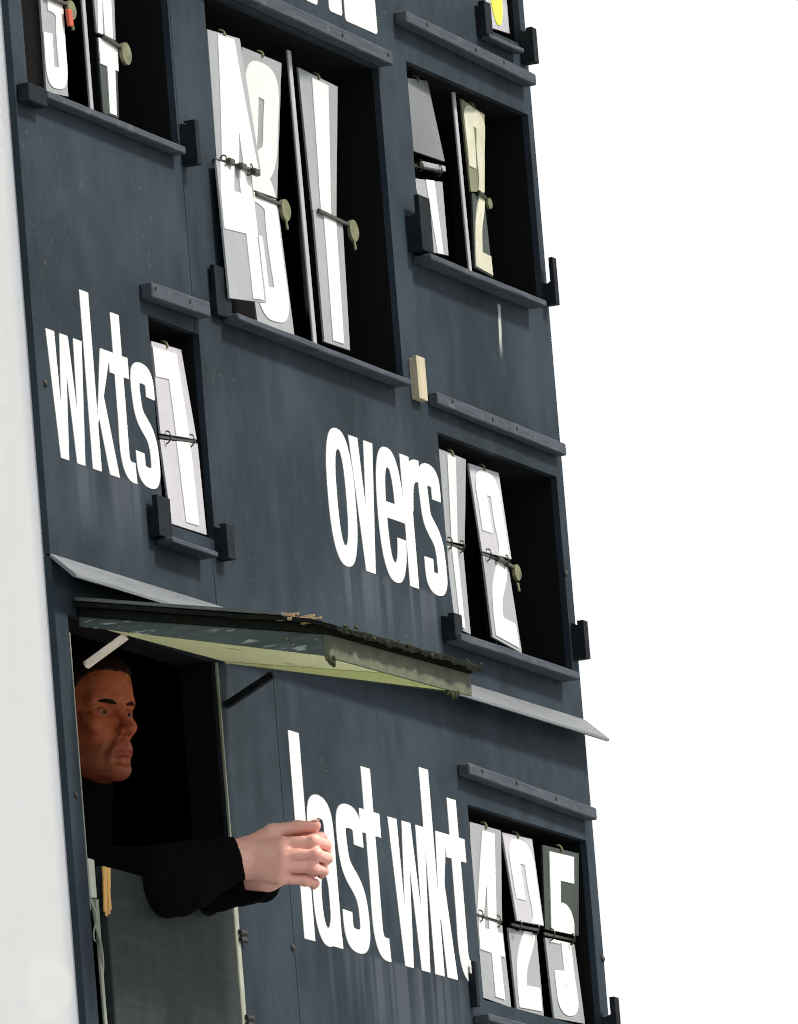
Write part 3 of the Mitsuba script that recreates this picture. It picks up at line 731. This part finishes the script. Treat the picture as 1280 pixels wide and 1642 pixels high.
CN = obj('canopy', slab(cx0 + 0.014, cx1 - 0.014, yo + 0.014, yw, -0.001, -0.010, 4), 'green_panel', B, label='small propped canopy over the hatch, pale green underneath')
obj('fascia', slab(cx0, cx0 + 0.010, yo, yw, -0.0005, (-FH, -0.016), 4), 'fascia_weathered', CN)
obj('fascia', slab(cx1 - 0.010, cx1, yo, yw, -0.0005, (-FH, -0.013), 4), 'fascia_weathered', CN)
obj('fascia', slab(cx0 + 0.0005, cx1 - 0.0005, yo - 0.010, yo - 0.0005, -0.0005, -FH - 0.002, 6), 'fascia_lichen', CN)
obj('fascia_lining', slab(cx1 - 0.0135, cx1 - 0.0105, yo + 0.004, yw - 0.002, -0.0105, (-FH + 0.002, -0.0125), 1), 'green_panel', CN)
obj('fascia_lining', slab(cx0 + 0.012, cx1 - 0.014, yo + 0.001, yo + 0.005, -0.011, -FH + 0.001, 1), 'green_panel', CN)
obj('deck', slab(cx0 - 0.004, cx1 + 0.004, yo - 0.012, yw - 0.003, 0.014, 0.0005, 6), 'roof_felt', CN)
fm = slab(cx0 - 0.016, cx1 + 0.011, yo - 0.030, yw - 0.003, 0.0225, 0.0150, 90)
v = fm.vertices.copy()
ragged = meshkit.fbm(v * [60, 60, 0], 4) - .5
front = np.clip((yo + 0.02 - v[:, 1]) / 0.05, 0, 1)
side = np.clip((cx0 + 0.01 - v[:, 0]) / 0.026, 0, 1)
v[:, 2] += 0.006 * ragged * np.maximum(front, side * .5) - 0.010 * front ** 2 + 0.004 * (meshkit.fbm(v * 25, 3) - .5)
v[:, 1] += -0.012 * front * (meshkit.fbm(v * [45, 0, 0] + 3, 4) - .45)
fm.vertices = v
obj('roofing_felt', fm, 'roof_felt', CN)
obj('felt_strip', slab(cx0 - 0.018, cx0 + 0.02, yo + 0.06, yw - 0.004, 0.0300, 0.0245, 8), 'felt_grey', CN)
# moss and splinters along the front edge
tufts = []
for i in range(40):
    x = cx0 - 0.005 + (cx1 - cx0 + 0.012) * rng.random()
    s = 0.001 + 0.0026 * rng.random() ** 2
    m = trimesh.creation.icosphere(1, s)
    m.vertices *= 1 + 0.35 * rng.standard_normal((len(m.vertices), 1)) * .6
    m.apply_scale((1.5, 1.0, 0.8))
    m.apply_translation((x, yo - 0.022 - 0.016 * rng.random(), zc(x, yo) + 0.001 + 0.010 * rng.random()))
    tufts.append(m)
for bxp, n, sp in ((cx0 + 0.012, 9, .02), (cx0 + 0.515, 8, .025)):
    for i in range(n):
        m = trimesh.creation.icosphere(1, 0.002 + 0.0025 * rng.random())
        m.apply_scale((1, 1, 1.4))
        m.apply_translation((bxp + sp * (rng.random() - .5) * 1.6, yo - 0.008 + 0.012 * (rng.random() - .5), zc(bxp, yo) - FH - 0.004 - 0.010 * rng.random() ** 2))
        tufts.append(m)
obj('moss', cat(tufts), 'moss', CN, kind='stuff')
spl_ms = []
for i in range(9):
    y = yo - 0.008 + 0.06 * rng.random()
    a = np.array([cx0 - 0.016 + 0.01 * rng.random(), y, zc(cx0, y) + 0.019 + 0.010 * rng.random()])
    spl_ms.append(bar(a, a + [0.012 * rng.random(), 0.018 + 0.022 * rng.random(), 0.004 * rng.random()], Z3, 0.004, 0.003 + 0.004 * rng.random(), 0.0008))
obj('splinter', cat(spl_ms), 'bare_wood', CN)
for y, dz in ((yo + .06, -.012), (yo + .05, -.022)):
    obj('screw', trimesh.creation.icosphere(1, 0.003).apply_translation((cx0 - 0.001, y, zc(cx0, y) + dz)), 'peg_wood', CN)
obj('stay', bar((-1.3840, -0.002, 4.952), (-1.3840, -0.076, 4.9895), X3, 0.011, 0.012, 0.001), 'pale_stay', CN, label='peeling pale wooden stay')
obj('stay', bar((-0.8240, -0.002, 4.958), (-0.8240, -0.090, 4.998), X3, 0.012, 0.012, 0.001), 'bracket_paint', CN)

# the hatch frame and the closed lower half of its door
hx0, hx1 = HATCH[0], HATCH[1]
fr = obj('hatch_frame', cat([bx(hx0 - 0.02, hx0 - 0.0005, TH + .001, 0.07, 3.5, 5.03, 0.001), bx(hx1 + 0.0005, hx1 + 0.02, TH + .001, 0.07, 3.5, 5.03, 0.001), bx(hx0, hx1, TH + .001, 0.07, 5.0305, 5.05, 0.001)]), 'black_inside', B)
obj('edge_strip', bx(hx1 - 0.0045, hx1 - 0.0006, -0.0008, 0.004, 4.632, 5.029, 0.0008), 'pale_edge', fr)
obj('edge_strip', bx(hx0 + 0.0006, hx0 + 0.003, -0.001, 0.010, 4.55, 5.00, 0.0006), 'pale_edge', fr)
dz = 4.6300
DR = obj('lower_door', cat([bx(-1.366, -0.862, 0.0005, 0.020, 3.56, dz, 0.002)]), 'door_paint', B, label='closed lower half of the hatch door, worn grey-green paint')
strip = []
pts = [(-0.8485, z) for z in np.linspace(3.58, 4.628, 40)]
sm = bx(-0.8585, -0.8415, -0.003, 0.014, 3.58, 4.628, 0.0015)
for i in range(5):
    sm = sm.subdivide()
v = sm.vertices
sm.vertices = v + np.c_[0.0018 * (meshkit.fbm(np.c_[v[:, 2] * 40, v[:, :2]]) - .5), np.zeros(len(v)), np.zeros(len(v))]
obj('edge_strip', sm, 'pale_edge', DR)
for z in (4.578, 4.566, 4.437, 4.425):
    obj('hinge', trimesh.creation.cylinder(0.0042, 0.026, sections=10, transform=trimesh.transformations.translation_matrix((-0.838, -0.006, z)) @ trimesh.transformations.rotation_matrix(math.pi / 2, Y3)), 'hinge_iron', DR, smooth=40)
ow = []
for i in range(12):
    x = -1.380 + 0.026 * rng.random()
    l = 0.03 + 0.055 * rng.random()
    ow.append(bar((x, -0.002 - 0.004 * rng.random(), 4.626), (x + 0.006 * (rng.random() - .3), -0.001, 4.626 - l), Y3, 0.004 + 0.004 * rng.random(), 0.003, 0.0006))
obj('broken_edge', cat(ow), 'orange_wood', DR, label='splintered bare orange wood at the door corner')
# pale trim at the left jamb that has split into strands lower down
obj('split_trim', bx(-1.4310, -1.4100, -0.003, 0.010, 4.571, 4.634, 0.0015), 'divider_white', DR, label='pale split strip of trim on the jamb')
for k, (xa, xb, amp, z1) in enumerate(((-1.414, -1.396, 0.004, 3.9), (-1.424, -1.405, 0.003, 4.42), (-1.428, -1.424, 0.0015, 4.50))):
    zz = np.linspace(4.569, z1, 40)
    tt = np.linspace(0, 1, 40)
    p = np.c_[xa + (xb - xa) * tt + amp * np.sin(tt * 9 + k), -0.002 + 0.004 * np.sin(tt * 7 + k), zz]
    obj('split_trim', tube(p, 0.0042 * (1 - .45 * tt) * (1 if k < 1 else .6), 7), 'pale_edge', DR, smooth=50)

#PERSON
# ------------------------------------------------------------------ the person: distance fields meshed by surface nets

def smin(a, b, k):
    h = np.clip(0.5 + 0.5 * (b - a) / k, 0, 1)
    return b * (1 - h) + a * h - k * h * (1 - h)


def smax(a, b, k):
    return -smin(-a, -b, k)


def ell(P, c, r):
    q = (P - np.asarray(c)) / np.asarray(r)
    k0 = np.sqrt((q * q).sum(-1))
    k1 = np.sqrt((((P - np.asarray(c)) / np.asarray(r) ** 2) ** 2).sum(-1)) + 1e-9
    return k0 * (k0 - 1) / k1


def cap(P, a, b, ra, rb=None):
    rb = ra if rb is None else rb
    a, b = np.asarray(a, float), np.asarray(b, float)
    d = b - a
    t = np.clip(((P - a) @ d) / max(d @ d, 1e-12), 0, 1)
    return np.sqrt(((P - a - t[..., None] * d) ** 2).sum(-1)) - (ra + (rb - ra) * t)


def nets(f, lo, hi, h):
    """surface nets over a grid"""
    lo, hi = np.asarray(lo, float), np.asarray(hi, float)
    n = np.ceil((hi - lo) / h).astype(int) + 1
    ax = [lo[i] + h * np.arange(n[i]) for i in range(3)]
    D = np.empty(n)
    for i in range(0, n[0], 16):
        gx = np.stack(np.meshgrid(ax[0][i:i + 16], ax[1], ax[2], indexing='ij'), -1)
        D[i:i + 16] = f(gx)
    S = D < 0
    c = [n[0] - 1, n[1] - 1, n[2] - 1]
    acc, cnt = np.zeros(c + [3]), np.zeros(c)
    corner = [(a, b, d) for a in (0, 1) for b in (0, 1) for d in (0, 1)]
    sl = lambda o: tuple(slice(o[i], o[i] + c[i]) for i in range(3))
    for a in corner:
        for d in range(3):
            if a[d] == 0:
                b = list(a); b[d] = 1
                A, Bv = D[sl(a)], D[sl(b)]
                m = (A < 0) != (Bv < 0)
                t = np.where(m, A / np.where(A == Bv, 1, A - Bv), 0)
                for e in range(3):
                    acc[..., e] += m * (a[e] + (t if e == d else 0))
                cnt += m
    act = cnt > 0
    idx = -np.ones(c, int)
    idx[act] = np.arange(act.sum())
    V = (acc[act] / cnt[act][:, None] + np.argwhere(act)) * h + lo
    F = []
    for d in range(3):
        e1, e2 = (d + 1) % 3, (d + 2) % 3
        s0 = [slice(None)] * 3; s1 = [slice(None)] * 3
        s0[d], s1[d] = slice(0, -1), slice(1, None)
        A, Bv = S[tuple(s0)], S[tuple(s1)]
        ed = np.argwhere(A != Bv)
        ed = ed[(ed[:, e1] > 0) & (ed[:, e2] > 0) & (ed[:, e1] < n[e1] - 1) & (ed[:, e2] < n[e2] - 1)]
        q = []
        for o1, o2 in ((-1, -1), (0, -1), (0, 0), (-1, 0)):
            k = ed.copy(); k[:, e1] += o1; k[:, e2] += o2
            q.append(idx[k[:, 0], k[:, 1], k[:, 2]])
        q = np.stack(q, 1)
        fl = ~A[ed[:, 0], ed[:, 1], ed[:, 2]]
        q[fl] = q[fl][:, ::-1]
        F.append(q)
    F = np.vstack(F)
    m = trimesh.Trimesh(V, np.vstack([F[:, [0, 1, 2]], F[:, [0, 2, 3]]]), process=False)
    return m


def relax(m, it=4, lam=.5, mu=-.53):
    import scipy.sparse as sp
    e = m.edges_unique
    n = len(m.vertices)
    A = sp.coo_matrix((np.ones(2 * len(e)), (np.r_[e[:, 0], e[:, 1]], np.r_[e[:, 1], e[:, 0]])), (n, n)).tocsr()
    L = sp.diags(1 / np.maximum(np.asarray(A.sum(1)).ravel(), 1)) @ A
    v = m.vertices.copy()
    for _ in range(it):
        v = v + lam * (L @ v - v)
        v = v + mu * (L @ v - v)
    m.vertices = v
    return m


HA = np.array([HF, HR, HU])                           # head axes: forward, right, up
loc = lambda P: (P - HC) @ HA.T / HS
wld = lambda q: HS * (np.asarray(q, float) @ HA) + HC


def head(P):
    q = loc(P)
    a = q.copy(); a[..., 1] = np.abs(a[..., 1])
    d = ell(q, (-.014, 0, .045), (.098, .076, .080))
    d = smin(d, ell(q, (.028, 0, -.022), (.060, .059, .094)), .03)
    d = smin(d, cap(a, (.070, .010, -.094), (.000, .052, -.058), .019, .020), .022)
    d = smin(d, ell(q, (.080, 0, -.092), (.018, .020, .016)), .016)                   # chin
    d = smin(d, cap(a, (.084, .006, .024), (.069, .045, .022), .0105, .0105), .012)      # brow
    d = smin(d, ell(q, (.066, 0, .055), (.022, .046, .038)), .03)                      # forehead
    d = smin(d, ell(a, (.058, .046, -.018), (.022, .018, .018)), .018)                 # cheekbones
    d = smin(d, ell(q, (.074, 0, -.060), (.027, .032, .028)), .014)                    # muzzle
    d = smax(d, -ell(a, (.094, .031, .004), (.019, .019, .0125)), .012)                # sockets
    d = smin(d, ell(a, (.0705, .032, .0025), (.0135, .0145, .0125)), .004)             # lids over the eyeball
    d = smax(d, -ell(a, (.0850, .0325, .0010), (.0080, .0155, .0030)), .0016)           # slit between the lids
    d = smin(d, cap(a, (.073, .018, .0125), (.066, .047, .0085), .0045, .004), .006)   # fold of the upper lid
    d = smin(d, cap(a, (.078, .016, -.0115), (.070, .042, -.011), .004, .004), .008)
    d = smin(d, cap(q, (.082, 0, .018), (.106, 0, -.026), .0078, .0085), .010)         # bridge
    d = smin(d, ell(q, (.109, 0, -.030), (.0120, .0100, .0098)), .006)                 # tip
    d = smin(d, ell(a, (.097, .0118, -.0335), (.0100, .0062, .0080)), .005)            # wings
    d = smax(d, -ell(a, (.100, .0062, -.0425), (.0065, .0038, .0045)), .003)           # nostrils
    d = smax(d, -cap(q, (.1035, 0, -.046), (.1015, 0, -.053), .0022), .006)            # philtrum
    d = smin(d, cap(a, (.0975, .0, -.0595), (.082, .0235, -.0655), .0050, .0035), .005)
    d = smin(d, cap(a, (.0965, .0, -.0725), (.081, .0210, -.0680), .0062, .0035), .005)
    d = smax(d, -cap(a, (.1035, .0, -.0662), (.090, .0200, -.0666), .0020), .003)      # mouth line
    d = smax(d, -cap(a, (.096, .0, -.0830), (.090, .014, -.082), .006), .012)          # under the lip
    d = smax(d, -cap(a, (.0935, .021, -.036), (.0800, .0375, -.070), .0048), .009)     # cheek folds
    d = smax(d, -cap(a, (.088, .004, .058), (.080, .036, .056), .0022), .003)
    d = smax(d, -cap(a, (.086, .004, .074), (.078, .036, .071), .0012), .003)
    d = smax(d, -cap(a, (.0905, .0055, .018), (.0885, .0065, .034), .0020), .003)      # frown
    d = smax(d, -cap(a, (.066, .052, .003), (.050, .062, .008), .0018), .003)
    d = smax(d, -cap(a, (.065, .052, -.004), (.050, .061, -.010), .0018), .003)        # crow's feet
    d = smax(d, -ell(a, (.050, .062, -.050), (.020, .010, .026)), .02)                 # hollow cheek
    ear = smax(ell(a, (-.012, .0785, -.008), (.018, .009, .032)), -ell(a, (-.008, .089, -.004), (.010, .008, .020)), .005)
    d = smin(d, ear, .006)
    d = smin(d, cap(q, (-.030, 0, -.06), (-.050, 0, -.175), .054, .058), .025)
    return d * HS


def torso(P, grow=0.0):
    q = P - np.array([HC[0], HC[1] + 0.075, 0])
    q = q.copy()
    d = ell(q, (0, .02, 4.55), (.185 + grow, .115 + grow, .235 + grow))
    d = smin(d, ell(q, (0, .03, 4.20), (.165 + grow, .115 + grow, .30 + grow)), .08)
    b = q.copy(); b[..., 0] = np.abs(b[..., 0])
    d = smin(d, cap(b, (.04, .0, 4.70), (.175, .02, 4.655), .055 + grow, .058 + grow), .05)
    return d


SH_R, SH_L = np.array([HC[0] - .165, HC[1] + .07, 4.655]), np.array([HC[0] + .165, HC[1] + .07, 4.655])
EL_R, WR_R = np.array([-1.160, -0.020, 4.628]), np.array([-1.106, -0.122, 4.653])
EL_L, WR_L = np.array([-0.960, 0.030, 4.656]), np.array([-1.018, -0.130, 4.641])


def arms(P, g=0.0):
    d = cap(P, SH_R, EL_R, .048 + g, .040 + g)
    d = smin(d, cap(P, EL_R, WR_R, .040 + g, .0265 + g), .02)
    d = np.minimum(d, smin(cap(P, SH_L, EL_L, .048 + g, .040 + g), cap(P, EL_L, WR_L, .040 + g, .0265 + g), .02))
    return d


# hands: wrist, knuckles, finger joints
def hand(W0, M, fingers, thumb, pr):
    """fields of one hand. W0 wrist, M four knuckles, fingers: per finger three joints beyond the knuckle, thumb: four joints"""
    W0 = np.asarray(W0, float)

    def f(P):
        d = None
        for k in range(4):
            c = cap(P, W0 + (np.asarray(M[k]) - np.mean(M, 0)) * .38, M[k], pr[0], pr[1])
            d = c if d is None else smin(d, c, .016)
        d = smin(d, cap(P, W0 + [0, .03, 0], W0, .0265, .0255), .02)
        th = cap(P, thumb[0], thumb[1], .0165, .0135)
        th = smin(th, cap(P, thumb[1], thumb[2], .0125, .0105), .006)
        th = smin(th, cap(P, thumb[2], thumb[3], .0102, .0082), .004)
        d = smin(d, th, .014)
        for k in range(4):
            r = (.0096, .0098, .0092, .0082)[k]
            j = [np.asarray(M[k])] + [np.asarray(x) for x in fingers[k]]
            fd = cap(P, j[0], j[1], r * 1.12, r * 1.0)
            fd = smin(fd, cap(P, j[1], j[2], r * 1.02, r * .92), .004)
            fd = smin(fd, cap(P, j[2], j[3], r * .92, r * .78), .003)
            fd = smin(fd, ell(P, j[1], (r * 1.16,) * 3), .004)
            d = smin(d, fd, .0045)
        return d
    return f


MR = [(-1.106, -.213, 4.672), (-1.111, -.217, 4.653), (-1.108, -.212, 4.635), (-1.101, -.203, 4.618)]
FR = [[(-1.092, -.263, 4.671), (-1.062, -.272, 4.667), (-1.042, -.262, 4.664)],
      [(-1.094, -.266, 4.649), (-1.062, -.272, 4.645), (-1.040, -.258, 4.643)],
      [(-1.090, -.257, 4.629), (-1.060, -.263, 4.626), (-1.040, -.250, 4.624)],
      [(-1.084, -.239, 4.611), (-1.060, -.246, 4.608), (-1.044, -.236, 4.607)]]
TR_ = [(-1.098, -.152, 4.676), (-1.090, -.192, 4.696), (-1.080, -.232, 4.700), (-1.074, -.262, 4.6985)]
SHF = np.array([0, .013, -.004])
MR, TR_ = [np.add(p, SHF) for p in MR], [np.add(p, SHF) for p in TR_]
FR = [[np.add(p, SHF) for p in f] for f in FR]
hand_r = hand(WR_R, MR, FR, TR_, (.0150, .0125))
ML = [(-1.030, -.205, 4.655), (-1.024, -.210, 4.637), (-1.024, -.206, 4.619), (-1.030, -.197, 4.603)]
FL = [[(-1.034, -.242, 4.652), (-1.062, -.240, 4.650), (-1.068, -.220, 4.648)],
      [(-1.032, -.246, 4.633), (-1.062, -.243, 4.631), (-1.068, -.222, 4.630)],
      [(-1.034, -.240, 4.615), (-1.062, -.237, 4.613), (-1.068, -.217, 4.612)],
      [(-1.040, -.226, 4.600), (-1.062, -.222, 4.599), (-1.066, -.206, 4.599)]]
TL_ = [(-1.034, -.155, 4.640), (-1.046, -.190, 4.662), (-1.056, -.222, 4.676), (-1.062, -.244, 4.680)]
LIFT = np.array([0.006, 0.006, 0.028])
ML, TL_ = [np.add(p, LIFT) for p in ML], [np.add(p, LIFT - [0, 0, .016]) for p in TL_]
FL = [[np.add(p, LIFT) for p in f] for f in FL]
hand_l = hand(WR_L, ML, FL, TL_, (.0150, .0125))

PE = thing('person', 'man in a black jumper leaning on the hatch door with clasped hands, gazing out', 'person')


def body_head(P):
    return smin(head(P), torso(P), .03)


def body_hands(P):
    d = smin(hand_r(P), cap(P, EL_R, WR_R, .036, .0262), .016)
    e = smin(hand_l(P), cap(P, EL_L, WR_L, .036, .0262), .016)
    return np.minimum(d, e)


hm = nets(lambda P: body_head(P), HC + [-.125, -.135, -.18], HC + [.125, .20, .135], .0022)
hd = nets(body_hands, (-1.20, -.295, 4.565), (-.955, -.02, 4.725), .0019)
tm = nets(lambda P: np.minimum(torso(P, -.004), arms(P, -.008)), (-1.40, -.15, 3.87), (-.83, .42, 4.76), .010)
hm = relax(hm, 3)
hd = relax(hd, 4)
obj('body', cat([hm, tm]), 'skin_face_shaded', PE, smooth=True)
obj('hands', hd, 'skin_sunlit', PE, smooth=True, label='clasped bare hands, right over left')


def sleeve(P):
    w = 0.010 * (np.abs(meshkit.fbm(P * [22, 34, 30], 3) - .5) - .12) - 0.0025 * np.abs(np.sin(P[..., 1] * 75 + 40 * P[..., 2] + 6 * meshkit.noise(P * 12)))
    return w


def jumper(P):
    d = torso(P, .012)
    w = sleeve(P)
    ar = cap(P, SH_R, EL_R, .060, .050)
    ar = smin(ar, cap(P, EL_R, WR_R + [0, .006, 0], .050, .037), .025)
    ar = smin(ar, ell(P, (-1.148, -.040, 4.622), (.042, .052, .046)), .03)              # slack of the sleeve over the door edge
    al = cap(P, SH_L, EL_L, .062, .056)
    al = smin(al, cap(P, EL_L, WR_L + [0, .012, -.004], .058, .043), .025)
    d = smin(d, np.minimum(ar, al), .03) + w
    # cut the cuffs off square and open them
    for E0, W_ in ((EL_R, WR_R), (EL_L, WR_L)):
        ax = (W_ - E0) / np.linalg.norm(W_ - E0)
        near = np.sqrt(((P - W_) ** 2).sum(-1)) < .09
        d = np.where(near, smax(d, (P - W_) @ ax - (.004 if W_ is WR_R else .004), .004), d)
    return smin(d, HS * cap(loc(P), (-.020, 0, -.122), (-.052, 0, -.22), .062, .080), .02)  # collar raised to stand for the black shade under the jaw


jm = nets(jumper, (-1.42, -.165, 3.87), (-.80, .43, 4.88), .0046)
obj('jumper', jm, 'black_wool', PE, smooth=True, label='black knitted jumper')

def hairf(P):
    q = loc(P)
    n = meshkit.fbm(q * 160, 3) - .5
    d = head(P) - .0055 - .006 * n
    hl = np.interp(q[..., 0], [-.12, -.045, -.030, .000, .006, .017, .023, .040, .058, .075, .10], [-.09, -.085, .030, .026, -.030, -.026, .012, .040, .066, .072, .074])
    line = (hl - q[..., 2] + .012 * n) * .7
    return smax(d, line, .004)


hr = nets(hairf, HC + [-.13, -.13, -.10], HC + [.13, .16, .145], .0024)
obj('hair', hr, 'hair', PE, smooth=True)
for s in (-1, 1):
    br = np.array([wld((.0915 - .010 * t * t - .004 * t, s * (.013 + .036 * t), .0165 + .0042 * math.sin(t * 2.4))) for t in np.linspace(0, 1, 12)])
    obj('eyebrow', tube(br, .0034 * np.sin(np.linspace(.5, 2.9, 12)) + .0005, 7), 'hair', PE, smooth=True)
    ec = wld((.0697, s * .032, .0022))
    e = trimesh.creation.icosphere(3, .0117).apply_translation(ec)
    ek = obj('eye', e, 'eye_white', PE, smooth=True)
    ir = trimesh.creation.icosphere(3, .0062).apply_translation(ec + .0062 * HF)
    obj('iris', ir, 'iris', ek, smooth=True)
# finger nails on the thumb
nm_ = trimesh.creation.icosphere(2, 1.0).apply_scale((.0055, .0075, .0022))
nm_.apply_translation((-1.076, -.249, 4.7025))
obj('thumbnail', nm_, 'nail', PE, smooth=True)
